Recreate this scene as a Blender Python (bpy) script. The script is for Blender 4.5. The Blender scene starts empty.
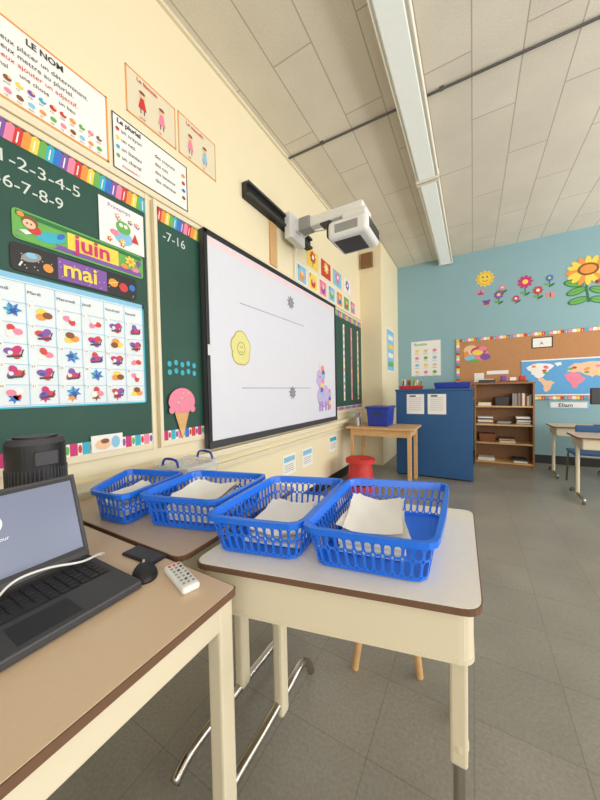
import bpy, bmesh, math, random
from mathutils import Matrix, Vector
random.seed(7)
scn=bpy.context.scene
try:
    scn.view_settings.view_transform='Standard'
    scn.view_settings.look='None'
except Exception: pass

# ---------------------------------------------------------------- materials
def lin(c):
    out=[]
    for v in c[:3]:
        v=v/255.0
        out.append(v/12.92 if v<=0.04045 else ((v+0.055)/1.055)**2.4)
    return (*out,1.0)
MATS={}
def mat(name,col,rough=0.6,metal=0.0,var=0.06,scale=12.0,bump=0.0,emis=0.0,alpha=1.0,trans=0.0,spec=0.5,stretch=None,coat=0.0):
    if name in MATS: return MATS[name]
    m=bpy.data.materials.new(name); m.use_nodes=True
    nt=m.node_tree; N=nt.nodes; L=nt.links
    p=N["Principled BSDF"]
    p.inputs["Roughness"].default_value=rough
    p.inputs["Metallic"].default_value=metal
    p.inputs["Specular IOR Level"].default_value=spec
    p.inputs["Coat Weight"].default_value=coat
    tc=N.new("ShaderNodeTexCoord"); no=N.new("ShaderNodeTexNoise")
    no.inputs["Scale"].default_value=scale; no.inputs["Detail"].default_value=3
    if stretch:
        mp=N.new("ShaderNodeMapping"); mp.inputs["Scale"].default_value=stretch
        L.new(tc.outputs["Object"],mp.inputs[0]); L.new(mp.outputs[0],no.inputs["Vector"])
    else: L.new(tc.outputs["Object"],no.inputs["Vector"])
    mix=N.new("ShaderNodeMixRGB")
    c=lin(col); 
    mix.inputs[1].default_value=(*[x*(1-var) for x in c[:3]],1)
    mix.inputs[2].default_value=(*[min(1,x*(1+var)) for x in c[:3]],1)
    L.new(no.outputs["Fac"],mix.inputs[0]); L.new(mix.outputs[0],p.inputs["Base Color"])
    if bump>0:
        b=N.new("ShaderNodeBump"); b.inputs["Strength"].default_value=bump; b.inputs["Distance"].default_value=0.01
        L.new(no.outputs["Fac"],b.inputs["Height"]); L.new(b.outputs[0],p.inputs["Normal"])
    if emis>0:
        L.new(mix.outputs[0],p.inputs["Emission Color"]); p.inputs["Emission Strength"].default_value=emis
    if alpha<1: p.inputs["Alpha"].default_value=alpha
    if trans>0: p.inputs["Transmission Weight"].default_value=trans
    MATS[name]=m; return m

def brick_mat(name,c1,c2,mort,bw,rh,ms,rough,rot=0,offset=0.5,speck=0.0,sscale=200,bump=0.0,rvar=0.0):
    m=bpy.data.materials.new(name); m.use_nodes=True
    nt=m.node_tree; N=nt.nodes; L=nt.links; p=N["Principled BSDF"]
    tc=N.new("ShaderNodeTexCoord"); mp=N.new("ShaderNodeMapping"); mp.inputs["Rotation"].default_value=(0,0,rot)
    L.new(tc.outputs["Object"],mp.inputs[0])
    b=N.new("ShaderNodeTexBrick"); b.offset=offset; b.squash=1
    b.inputs["Scale"].default_value=1; b.inputs["Brick Width"].default_value=bw; b.inputs["Row Height"].default_value=rh
    b.inputs["Mortar Size"].default_value=ms; b.inputs["Mortar Smooth"].default_value=0.3; b.inputs["Bias"].default_value=0
    b.inputs["Color1"].default_value=lin(c1); b.inputs["Color2"].default_value=lin(c2); b.inputs["Mortar"].default_value=lin(mort)
    L.new(mp.outputs[0],b.inputs["Vector"])
    no=N.new("ShaderNodeTexNoise"); no.inputs["Scale"].default_value=sscale; no.inputs["Detail"].default_value=2
    L.new(tc.outputs["Object"],no.inputs["Vector"])
    no2=N.new("ShaderNodeTexNoise"); no2.inputs["Scale"].default_value=2.5; no2.inputs["Detail"].default_value=4
    L.new(tc.outputs["Object"],no2.inputs["Vector"])
    add=N.new("ShaderNodeMath"); add.operation='ADD'; L.new(no.outputs["Fac"],add.inputs[0]); L.new(no2.outputs["Fac"],add.inputs[1])
    mr=N.new("ShaderNodeMapRange"); mr.inputs[1].default_value=0.6; mr.inputs[2].default_value=1.4
    mr.inputs[3].default_value=1-speck; mr.inputs[4].default_value=1+speck
    L.new(add.outputs[0],mr.inputs[0])
    mul=N.new("ShaderNodeVectorMath"); mul.operation='SCALE'
    L.new(b.outputs["Color"],mul.inputs[0]); L.new(mr.outputs[0],mul.inputs["Scale"])
    L.new(mul.outputs[0],p.inputs["Base Color"])
    p.inputs["Roughness"].default_value=rough
    if rvar>0:
        mr2=N.new("ShaderNodeMapRange"); mr2.inputs[3].default_value=rough-rvar; mr2.inputs[4].default_value=rough+rvar
        L.new(no2.outputs["Fac"],mr2.inputs[0]); L.new(mr2.outputs[0],p.inputs["Roughness"])
    if bump>0:
        bn=N.new("ShaderNodeBump"); bn.inputs["Strength"].default_value=bump; bn.inputs["Distance"].default_value=0.004
        L.new(no.outputs["Fac"],bn.inputs["Height"]); L.new(bn.outputs[0],p.inputs["Normal"])
    MATS[name]=m; return m

cream=mat("paint_cream",(238,225,191),0.75,var=0.03,scale=3,bump=0.05)
creamtrim=mat("trim_cream",(230,219,190),0.5,var=0.03,scale=5)
teal=mat("paint_teal",(142,178,188),0.75,var=0.03,scale=3,bump=0.04)
green=mat("chalkboard_green",(36,78,66),0.6,var=0.25,scale=2.5)
black=mat("black_plastic",(28,28,30),0.45,var=0.1)
darkg=mat("dark_grey_plastic",(60,60,64),0.5,var=0.1)
white=mat("paper_white",(242,240,236),0.7,var=0.02)
whitep=mat("white_plastic",(230,230,228),0.4,var=0.02)
grayp=mat("grey_plastic",(150,150,150),0.45,var=0.05)
pink=mat("print_pink",(236,136,162),0.6); magenta=mat("print_magenta",(202,50,118),0.6)
red=mat("print_red",(208,58,55),0.5); orange=mat("print_orange",(238,152,70),0.6)
yellow=mat("print_yellow",(246,214,84),0.6); lime=mat("print_green",(108,176,86),0.6)
dgreen=mat("print_dark_green",(45,118,66),0.6); blue=mat("print_blue",(55,116,202),0.6)
sky=mat("print_sky",(138,196,228),0.6); cyan=mat("print_cyan",(60,176,200),0.6)
purple=mat("print_purple",(130,86,168),0.6); ink=mat("print_ink",(64,60,66),0.7)
brownp=mat("print_brown",(138,88,54),0.7); skin=mat("print_skin",(240,198,160),0.6)
lav=mat("print_lavender",(190,172,214),0.6,emis=0.12); cork=mat("cork_board",(190,138,94),0.85,var=0.15,scale=40)
chalk=mat("chalk_white",(212,220,212),0.9,var=0.1,scale=80)
basketblue=mat("basket_blue_plastic",(28,112,232),0.32,var=0.04,spec=0.5)
cabblue=mat("cabinet_blue",(36,86,138),0.5,var=0.06,scale=4)
navy=mat("navy_plastic",(30,56,160),0.4)
wood=mat("light_wood",(214,172,118),0.45,var=0.15,scale=6,stretch=(1,8,8))
woodd=mat("shelf_wood",(156,110,70),0.5,var=0.15,scale=6,stretch=(8,8,1))
desktop=mat("laminate_tan",(212,186,156),0.28,var=0.06,scale=60,stretch=(8,1,1))
desktop2=mat("laminate_grey",(232,225,212),0.24,var=0.04,scale=40)
desktop3=mat("laminate_brown",(194,172,148),0.33,var=0.06,scale=40)
edge=mat("edge_trim_brown",(110,80,60),0.5,var=0.15,scale=30)
beigem=mat("beige_enamel",(222,211,184),0.38,var=0.03,scale=6)
chrome=mat("chrome_tube",(190,185,178),0.22,metal=1.0,var=0.05)
silver=mat("silver_metal",(170,168,165),0.35,metal=0.8)
clearp=mat("clear_plastic",(225,232,235),0.15,alpha=0.38)
baseb=mat("vinyl_black",(34,33,34),0.45)
screenm=mat("whiteboard_surface",(204,204,212),0.28,var=0.02,emis=0.24)
fixture=mat("fixture_enamel",(238,233,218),0.5,var=0.02)
lens=mat("fixture_diffuser",(226,230,224),0.35,var=0.05,scale=30,emis=0.25)  # weak glow added for light on the desks; fixtures are switched off
rubber=mat("rubber_grey",(105,105,106),0.8)
ventm=mat("vent_brown",(135,105,70),0.7,var=0.3,scale=90)
scrline=mat("screen_line_grey",(138,136,146),0.4,emis=0.05)
floorm=brick_mat("floor_vinyl_tile",(143,139,129),(138,135,126),(122,118,110),0.305,0.305,0.002,0.34,offset=0,speck=0.22,sscale=90,rvar=0.08)
ceilm=brick_mat("ceiling_tile",(225,218,203),(221,213,198),(182,172,155),1.22,0.305,0.005,0.9,rot=math.pi/2,offset=0.5,speck=0.10,sscale=90,bump=0.3)

# ---------------------------------------------------------------- builder
class B:
    def __init__(s,name,M=None):
        s.name=name; s.bm=bmesh.new(); s.mats=[]; s.M=M or Matrix.Identity(4)
    def mi(s,m):
        if m not in s.mats: s.mats.append(m)
        return s.mats.index(m)
    def _merge(s,t,m,M=None,smooth=False):
        k=s.mi(m)
        for f in t.faces: f.material_index=k; f.smooth=smooth
        t.transform(s.M@(M or Matrix.Identity(4)))
        me=bpy.data.meshes.new("tmp"); t.to_mesh(me); t.free(); s.bm.from_mesh(me); bpy.data.meshes.remove(me)
    def box(s,x0,x1,y0,y1,z0,z1,m,bev=0.0,seg=2,M=None,taper=None):
        t=bmesh.new(); bmesh.ops.create_cube(t,size=1)
        for v in t.verts:
            a,b,c=v.co
            v.co=Vector(((x0+x1)/2+a*(x1-x0),(y0+y1)/2+b*(y1-y0),(z0+z1)/2+c*(z1-z0)))
            if taper and c<0:
                v.co.x=(x0+x1)/2+a*(x1-x0)*taper; v.co.y=(y0+y1)/2+b*(y1-y0)*taper
        if bev>0: bmesh.ops.bevel(t,geom=t.edges[:],offset=bev,segments=seg,affect='EDGES',profile=0.5)
        s._merge(t,m,M,False); return s
    def cyl(s,p0,p1,r,m,seg=20,r2=None,M=None):
        p0=Vector(p0);p1=Vector(p1);d=p1-p0
        t=bmesh.new(); bmesh.ops.create_cone(t,cap_ends=True,segments=seg,radius1=r,radius2=r if r2 is None else r2,depth=d.length)
        q=Matrix.Translation((p0+p1)/2)@d.to_track_quat('Z','Y').to_matrix().to_4x4()
        t.transform(q)
        k=s.mi(m); s._merge(t,m,M,False)
        return s
    def sph(s,c,r,m,sc=(1,1,1),M=None,seg=16):
        t=bmesh.new(); bmesh.ops.create_uvsphere(t,u_segments=seg,v_segments=seg//2+2,radius=r)
        t.transform(Matrix.Translation(c)@Matrix.Diagonal((*sc,1)))
        s._merge(t,m,M,True); return s
    def tube(s,pts,r,m,seg=10,M=None,smooth_n=0):
        P=[Vector(p) for p in pts]
        if smooth_n:
            Q=[]
            n=len(P)
            for i in range(n-1):
                a=P[max(i-1,0)];b=P[i];c=P[i+1];d=P[min(i+2,n-1)]
                for k in range(smooth_n):
                    u=k/smooth_n
                    Q.append(0.5*((2*b)+(-a+c)*u+(2*a-5*b+4*c-d)*u*u+(-a+3*b-3*c+d)*u**3))
            Q.append(P[-1]);P=Q
        t=bmesh.new(); rings=[]
        up=None
        for i,p in enumerate(P):
            tg=(P[min(i+1,len(P)-1)]-P[max(i-1,0)]).normalized()
            if up is None:
                up=Vector((0,0,1)) if abs(tg.z)<0.9 else Vector((1,0,0))
            sd=tg.cross(up).normalized(); up=sd.cross(tg).normalized()
            rings.append([t.verts.new(p+r*(math.cos(a)*sd+math.sin(a)*up)) for a in [2*math.pi*j/seg for j in range(seg)]])
        for i in range(len(rings)-1):
            for j in range(seg):
                t.faces.new((rings[i][j],rings[i][(j+1)%seg],rings[i+1][(j+1)%seg],rings[i+1][j]))
        t.faces.new(rings[0][::-1]); t.faces.new(rings[-1])
        bmesh.ops.recalc_face_normals(t,faces=t.faces[:])
        s._merge(t,m,M,True); return s
    # flat helpers in frame: (u,v,d)
    def pf(s,uv,d,m,M=None):
        t=bmesh.new(); t.faces.new([t.verts.new((u,v,d)) for u,v in uv]); s._merge(t,m,M); return s
    def rect(s,u0,u1,v0,v1,d,m): return s.pf([(u0,v0),(u1,v0),(u1,v1),(u0,v1)],d,m)
    def ell(s,u,v,ru,rv,d,m,seg=20,rot=0):
        c,q=math.cos(rot),math.sin(rot)
        return s.pf([(u+ru*math.cos(a)*c-rv*math.sin(a)*q,v+ru*math.cos(a)*q+rv*math.sin(a)*c) for a in [2*math.pi*i/seg for i in range(seg)]],d,m)
    def star(s,u,v,r,d,m,n=5,ri=0.45,rot=math.pi/2):
        return s.pf([(u+(r if i%2==0 else r*ri)*math.cos(rot+math.pi*i/n),v+(r if i%2==0 else r*ri)*math.sin(rot+math.pi*i/n)) for i in range(2*n)],d,m)
    def flower(s,u,v,r,d,pm,cm,n=8):
        for i in range(n):
            a=2*math.pi*i/n
            s.ell(u+0.62*r*math.cos(a),v+0.62*r*math.sin(a),0.42*r,0.24*r,d+0.0002*i,pm,12,rot=a)
        s.ell(u,v,0.38*r,0.38*r,d+0.002,cm,16); return s
    def line(s,pts,w,d,m):
        for (a,b),(c,e) in zip(pts[:-1],pts[1:]):
            v=Vector((c-a,e-b)); 
            if v.length==0: continue
            n=Vector((-v.y,v.x)).normalized()*w/2
            s.pf([(a-n.x,b-n.y),(c-n.x,e-n.y),(c+n.x,e+n.y),(a+n.x,b+n.y)],d,m)
        return s
    def text(s,txt,u,v,size,d,m,rot=0,bold=0.0,sx=1.0,align='LEFT'):
        cu=bpy.data.curves.new("t","FONT"); cu.body=txt; cu.size=size; cu.align_x=align; cu.offset=bold; cu.resolution_u=3
        o=bpy.data.objects.new("t",cu); scn.collection.objects.link(o)
        bpy.context.view_layer.update()
        me=bpy.data.meshes.new_from_object(o.evaluated_get(bpy.context.evaluated_depsgraph_get()))
        t=bmesh.new(); t.from_mesh(me); bpy.data.objects.remove(o); bpy.data.curves.remove(cu); bpy.data.meshes.remove(me)
        s._merge(t,m,Matrix.Translation((u,v,d))@Matrix.Rotation(rot,4,'Z')@Matrix.Diagonal((sx,1,1,1))); return s
    def prism(s,pts,z0,z1,m,bev=0.0,M=None):
        t=bmesh.new(); vs=[t.verts.new((a,b,z0)) for a,b in pts]; f=t.faces.new(vs)
        r=bmesh.ops.extrude_face_region(t,geom=[f])
        for v in r['geom']:
            if isinstance(v,bmesh.types.BMVert): v.co.z=z1
        bmesh.ops.recalc_face_normals(t,faces=t.faces[:])
        s._merge(t,m,M); return s
    def sheet(s,w,h,m,curl,M=None,ph=0.0):
        t=bmesh.new(); n=10; g=[]
        for i in range(n+1):
            row=[]
            for j in range(n+1):
                x=-w/2+w*i/n; y=-h/2+h*j/n
                z=curl*(abs(2*i/n-1)**2*0.9+0.5*(j/n)**3)+curl*0.22*math.sin(5.1*i/n+ph)*math.cos(3.7*j/n+2*ph)+curl*0.1*math.sin(13*i/n+9*j/n+ph)+0.35*curl
                row.append(t.verts.new((x,y,z)))
            g.append(row)
        for i in range(n):
            for j in range(n): t.faces.new((g[i][j],g[i+1][j],g[i+1][j+1],g[i][j+1]))
        s._merge(t,m,M,True); return s
    def done(s,mods=None):
        me=bpy.data.meshes.new(s.name); s.bm.to_mesh(me); s.bm.free()
        for m in s.mats: me.materials.append(m)
        o=bpy.data.objects.new(s.name,me); scn.collection.objects.link(o)
        return o
def frame(o,u,v,n):
    M=Matrix.Identity(4)
    for i in range(3):
        M[i][0]=u[i];M[i][1]=v[i];M[i][2]=n[i];M[i][3]=o[i]
    return M
WX=-1.58; YB=5.95; H=3.5; PX=-1.24
WL=frame((WX,0,0),(0,1,0),(0,0,1),(1,0,0))
WP=frame((PX,0,0),(0,1,0),(0,0,1),(1,0,0))
WB=frame((0,YB,0),(1,0,0),(0,0,1),(0,-1,0))
def rpoly(c,r,n=5):
    out=[]
    k=len(c)
    for i in range(k):
        p=Vector(c[i]);a=Vector(c[i-1]);b=Vector(c[(i+1)%k])
        p0=p+(a-p).normalized()*r; p1=p+(b-p).normalized()*r
        for j in range(n+1):
            t=j/n; q=p0*(1-t)**2+p*2*t*(1-t)+p1*t*t; out.append((q.x,q.y))
    return out

# ---------------------------------------------------------------- room shell
RX=4.6; YF=-2.6
B("floor").box(WX-0.1,RX+0.1,YF-0.1,YB+0.1,-0.1,0,floorm).done()
B("ceiling").box(WX-0.1,RX+0.1,YF-0.1,YB+0.1,H,H+0.1,ceilm).done()
B("wall_left").box(WX-0.1,WX,YF,YB,0,H,cream).done()
B("wall_back").box(WX-0.1,RX+0.1,YB,YB+0.1,0,H,teal).done()
w=B("wall_front"); w.box(WX-0.1,RX+0.1,YF-0.1,YF,0,0.95,cream); w.box(WX-0.1,RX+0.1,YF-0.1,YF,2.95,H,cream)
w.box(WX-0.1,0.2,YF-0.1,YF,0.95,2.95,cream); w.box(3.6,RX+0.1,YF-0.1,YF,0.95,2.95,cream); w.done()
q=B("window_4")  # unseen window added behind the camera to let in extra fill light
q.box(0.2,3.6,YF-0.06,YF+0.01,0.95,1.01,whitep); q.box(0.2,3.6,YF-0.06,YF+0.01,2.89,2.95,whitep)
for x in (0.2,1.31,2.43,3.54): q.box(x,x+0.06,YF-0.06,YF+0.01,1.01,2.89,whitep)
q.done()
w=B("wall_right"); w.box(RX,RX+0.1,YF,YB,0,0.95,cream); w.box(RX,RX+0.1,YF,YB,2.95,H,cream)
wins=[(-2.2,-0.2),(0.3,2.3),(2.8,5.4)]
prev=YF
for a,b in wins:
    w.box(RX,RX+0.1,prev,a,0.95,2.95,cream); prev=b
w.box(RX,RX+0.1,prev,YB,0.95,2.95,cream); w.done()
for i,(a,b) in enumerate(wins):
    q=B("window_%d"%(i+1))
    q.box(RX-0.01,RX+0.06,a,b,0.95,1.01,whitep); q.box(RX-0.01,RX+0.06,a,b,2.89,2.95,whitep)
    q.box(RX-0.01,RX+0.06,a,a+0.06,1.01,2.89,whitep); q.box(RX-0.01,RX+0.06,b-0.06,b,1.01,2.89,whitep)
    q.box(RX,RX+0.05,(a+b)/2-0.025,(a+b)/2+0.025,1.01,2.89,whitep); q.done()
B("column_corner").box(WX,PX,4.75,YB,0,H,cream).done()
B("baseboard_back").box(PX,RX,YB-0.015,YB,0,0.13,baseb).done()
B("baseboard_left").box(WX,WX+0.015,YF,4.75,0,0.12,baseb).done()
# ceiling conduit + wall/ceiling trim
c=B("ceiling_conduit"); c.tube([(WX+0.01,2.58,H-0.010),(RX-0.01,2.72,H-0.010)],0.009,rubber); 
for x in (-1.2,-0.2,0.8,1.8,2.8,3.8): c.box(x-0.015,x+0.015,2.58+0.0227*(x+1.58)-0.02,2.58+0.0227*(x+1.58)+0.02,H-0.008,H,rubber)
c.done()
B("trim_ceiling_left").box(WX,WX+0.02,YF,4.75,H-0.025,H,creamtrim).done()

# fluorescent fixtures
def fixt(y0,y1):
    f=B("fluorescent_ceiling_light")
    x0,x1=-0.515,-0.30
    f.box(x0+0.05,x1-0.05,y0+0.02,y1-0.02,H-0.05,H,fixture)
    f.box(x0,x1,y0,y1,H-0.10,H-0.05,fixture,0.008)
    f.box(x0+0.03,x1-0.03,y0+0.03,y1-0.03,H-0.118,H-0.10,lens,0.006)
    f.box(x0+0.004,x0+0.012,y0,y1,H-0.112,H-0.10,fixture); f.box(x1-0.012,x1-0.004,y0,y1,H-0.112,H-0.10,fixture)
    f.box(x0-0.004,x1+0.004,y0,y0+0.02,H-0.125,H-0.045,fixture); f.box(x0-0.004,x1+0.004,y1-0.02,y1,H-0.125,H-0.045,fixture)
    f.done()
for a in (-1.4,1.05,3.5): fixt(a,a+2.42)

# ---------------------------------------------------------------- chalkboards
cols=[red,orange,yellow,lime,cyan,blue,purple,pink]
def border(b,u0,u1,v0,v1,d,step=0.026,cl=cols,lean=0.012):
    n=int(round((u1-u0)/step)); st=(u1-u0)/n
    for i in range(n):
        a=u0+i*st; m=cl[i%len(cl)]; l=lean if i<n-1 else 0
        b.pf([(a,v0),(a+st,v0),(a+st+l,v1-0.008),(a+st/2+l,v1),(a+l,v1-0.008)],d+0.00005*(i%3),m)
        if i%2==0: b.line([(a+st*0.5,v0+0.008),(a+st*0.5+l*0.7,v1-0.02)],st*0.18,d+0.0008,white)
def pborder(b,u0,u1,v0,v1,d,step=0.05):
    b.rect(u0,u1,v0,v1,d,white)
    n=int(round((u1-u0)/step)); st=(u1-u0)/n
    for i in range(n):
        a=u0+i*st; m=[magenta,cyan,pink,blue,red][i%5]
        b.rect(a,a+st*0.62,v0,v1,d+0.0006,m); b.ell(a+st*0.81,(v0+v1)/2,st*0.16,(v1-v0)*0.36,d+0.001,[red,purple,lime][i%3],10)
def chalkboard(u0,u1):
    b=B("chalkboard",WL)
    b.box(u0,u1,0.93,2.27,0.001,0.022,green)
    b.box(u0,u1,2.27,2.30,0.001,0.03,creamtrim,0.004); b.box(u0,u1,0.895,0.93,0.001,0.03,creamtrim,0.004)
    b.box(u0-0.02,u0,0.895,2.30,0.001,0.03,creamtrim); b.box(u1,u1+0.02,0.895,2.30,0.001,0.03,creamtrim)
    return b
b=chalkboard(-1.6,1.035)
border(b,-1.6,1.035,2.195,2.27,0.024); pborder(b,-1.6,1.035,0.93,0.985,0.024)
b.text("1-2-3-4-5",0.435,2.105,0.068,0.024,chalk,rot=0.0,sx=1.12); b.text("-6-7-8-9",0.43,2.015,0.068,0.024,chalk)
b.done()
b=chalkboard(1.105,4.70)
border(b,1.105,4.70,2.195,2.27,0.024); pborder(b,1.105,4.70,0.93,0.985,0.024)
b.text("-7-16",1.14,2.10,0.075,0.024,chalk)
for i in range(5):
    for j in range(2): b.ell(1.16+0.045*i,1.33+0.05*j+0.01*(i%2),0.014,0.017,0.024,cyan,12)
for k,(a,m1) in enumerate([(3.92,white),(4.22,pink),(4.50,creamtrim)]):
    b.rect(a,a+0.055,1.06,2.12,0.024,m1)
    for j in range(11): b.ell(a+0.0275,1.11+0.095*j,0.020,0.028,0.025,[yellow,pink,lime,sky,orange][(j+k)%5],10)
b.done()
t=B("chalk_tray",WL); t.box(-1.6,4.70,0.765,0.79,0.001,0.08,creamtrim,0.004); t.box(-1.6,4.70,0.79,0.81,0.07,0.08,creamtrim); t.box(-1.6,4.7,0.82,0.892,0.001,0.012,creamtrim); t.done()
B("trim_1",WL).box(-1.6,4.70,0.66,0.70,0,0.03,creamtrim,0.005).done()
B("trim_2",WL).box(-1.6,4.74,2.315,2.34,0,0.02,creamtrim,0.004).done()

# ---------------------------------------------------------------- posters, left wall
p=B("grammar_poster",WL); p.box(-0.15,0.865,2.365,2.685,0.001,0.004,white)
for (a,bb,cc,dd) in [(-0.15,0.865,2.365,2.373),(-0.15,0.865,2.677,2.685),(0.857,0.865,2.365,2.685)]: p.rect(a,bb,cc,dd,0.005,orange)
p.text("LE NOM",0.55,2.637,0.036,0.006,ink,bold=0.001)
p.text("Je peux placer un déterminant.",0.43,2.592,0.028,0.006,ink)
p.text("Je peux mettre au pluriel.",0.43,2.557,0.028,0.006,ink)
p.text("Je peux ajouter un adjectif.",0.43,2.522,0.028,0.006,red)
p.text("un animal     une chose     un lieu",0.40,2.487,0.024,0.006,ink)
for i in range(14):
    m=[red,orange,lime,pink,brownp,yellow,purple,cyan,red][i%9]; u=0.34+i*0.037
    p.ell(u,2.45,0.013,0.011,0.006,m,12); p.ell(u+0.006,2.456,0.006,0.006,0.007,[skin,white][i%2],8)
    p.ell(u,2.402,0.012,0.010,0.006,[brownp,sky,orange,lime,pink][i%5],12)
    p.text(["chat","pain","sac","lit","pont","riz","mer","bol","ami"][i%9],u-0.012,2.427,0.011,0.006,ink); p.text(["mur","ours","clé","nez","roi"][i%5],u-0.012,2.379,0.011,0.006,ink)
p.done()
for k,(u0,u1,v0,v1) in enumerate([(0.965,1.27,2.70,2.945),(1.29,1.60,2.70,2.955)]):
    p=B("pronoun_poster",WL); p.box(u0,u1,v0,v1,0.001,0.004,creamtrim)
    for q in [(u0,u1,v0,v0+0.007),(u0,u1,v1-0.007,v1),(u0,u0+0.006,v0,v1),(u1-0.006,u1,v0,v1)]: p.rect(*q,0.005,orange)
    p.text(["Le féminin","Le masculin"][k],u0+0.06,v1-0.04,0.030,0.006,red,bold=0.0005)
    for j in range(2):
        cx=u0+0.09+j*0.12; p.ell(cx,v0+0.145,0.018,0.018,0.006,skin,12); p.pf([(cx-0.024,v0+0.07),(cx+0.024,v0+0.07),(cx+0.01,v0+0.13),(cx-0.01,v0+0.13)],0.006,[red,pink,sky,orange][j+k]); p.ell(cx,v0+0.158,0.018,0.009,0.007,brownp,10)
        p.line([(cx-0.01,v0+0.07),(cx-0.01,v0+0.045)],0.005,0.006,ink); p.line([(cx+0.01,v0+0.07),(cx+0.01,v0+0.045)],0.005,0.006,ink)
        p.text(["une","la","un","le"][j+2*k],cx-0.02,v0+0.015,0.024,0.006,red)
    p.done()
p=B("plural_poster",WL); p.box(0.885,1.345,2.36,2.64,0.001,0.004,white)
for q in [(0.885,1.345,2.36,2.366),(0.885,1.345,2.634,2.64),(0.885,0.891,2.36,2.64),(1.339,1.345,2.36,2.64)]: p.rect(*q,0.005,black)
p.text("Le pluriel",0.91,2.60,0.034,0.006,ink,bold=0.001)
for i,(a,bb) in enumerate([("un crayon","des crayons"),("un nez","des nez"),("un bateau","des bateaux"),("un cheval","des chevaux")]):
    z=2.56-i*0.045
    p.text(a,0.93,z,0.028,0.006,ink); p.text(bb,1.12,z,0.028,0.006,ink); p.ell(0.912,z+0.008,0.01,0.01,0.006,[red,yellow,cyan,lime][i],10); p.ell(1.315,z+0.008,0.013,0.011,0.006,[orange,red,blue,brownp][i],10)
p.text("Attention !",0.93,2.385,0.022,0.006,red); p.done()

# month signs
def banner(name,u0,u1,v0,v1,base,skew=0.0):
    p=B(name,WL)
    p.prism(rpoly([(u0,v0),(u0,v1),(u1,v1),(u1,v0)],0.02),0.024,0.028,base); return p
p=banner("month_sign",0.475,1.01,1.825,1.945,lime)
p.rect(0.485,1.0,1.833,1.855,0.029,purple); p.rect(0.485,1.0,1.92,1.938,0.029,dgreen); p.rect(0.66,0.88,1.852,1.925,0.0292,yellow)
# lying girl with book
p.ell(0.55,1.845,0.07,0.016,0.0295,lime); p.ell(0.60,1.872,0.055,0.022,0.0300,cyan,rot=0.3); p.ell(0.635,1.892,0.02,0.010,0.0302,blue,12,rot=0.8); p.ell(0.545,1.88,0.022,0.018,0.0305,red,12)
p.ell(0.53,1.905,0.027,0.024,0.031,brownp); p.ell(0.527,1.897,0.021,0.018,0.0315,skin); p.ell(0.52,1.898,0.003,0.004,0.032,ink,8); p.ell(0.533,1.898,0.003,0.004,0.032,ink,8)
p.pf([(0.495,1.862),(0.515,1.850),(0.535,1.862),(0.515,1.870)],0.0325,white); p.ell(0.50,1.925,0.012,0.010,0.0325,orange,10)
p.text("juin",0.685,1.860,0.098,0.033,magenta,bold=0.002,sx=1.1); p.flower(0.94,1.895,0.028,0.031,yellow,orange,7); p.ell(0.965,1.86,0.02,0.012,0.031,pink); p.ell(0.91,1.862,0.02,0.012,0.031,orange); p.ell(0.985,1.90,0.012,0.018,0.031,purple,12); p.done()
p=banner("month_sign",0.465,0.97,1.70,1.81,black)
for i in range(30): p.ell(random.uniform(0.48,0.96),random.uniform(1.71,1.80),0.002,0.002,0.029,white,6)
p.ell(0.53,1.765,0.035,0.018,0.030,grayp,rot=0.4); p.ell(0.53,1.772,0.018,0.012,0.0303,sky,12); p.line([(0.50,1.74),(0.49,1.72)],0.006,0.0304,white); p.ell(0.585,1.74,0.018,0.018,0.030,orange,12); p.rect(0.62,0.82,1.708,1.802,0.0285,purple)
p.text("mai",0.635,1.728,0.10,0.033,yellow,bold=0.002); p.ell(0.85,1.76,0.022,0.020,0.03,orange); p.ell(0.90,1.75,0.022,0.022,0.03,red); p.ell(0.945,1.76,0.016,0.016,0.03,blue); p.line([(0.825,1.75),(0.875,1.77)],0.004,0.031,yellow); p.done()
# spring poster
p=B("spring_poster",WL); p.box(0.795,1.02,1.948,2.165,0.026,0.029,white)
p.text("Printemps",0.835,2.13,0.028,0.030,purple)
p.ell(0.91,2.055,0.038,0.032,0.0305,lime); p.ell(0.91,2.005,0.048,0.036,0.030,sky); p.ell(0.898,2.065,0.010,0.010,0.031,white,10); p.ell(0.922,2.065,0.010,0.010,0.031,white,10)
for i in range(10): p.flower(random.uniform(0.815,1.0),random.choice([1.975,2.10])+random.uniform(-.01,.01),0.013,0.032+0.0001*i,[pink,orange,yellow,red,purple][i%5],[yellow,white][i%2],5)
p.ell(0.865,2.015,0.022,0.015,0.031,pink,12); p.pf([(0.95,2.0),(0.99,2.0),(0.97,2.05)],0.031,red); p.done()
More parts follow.
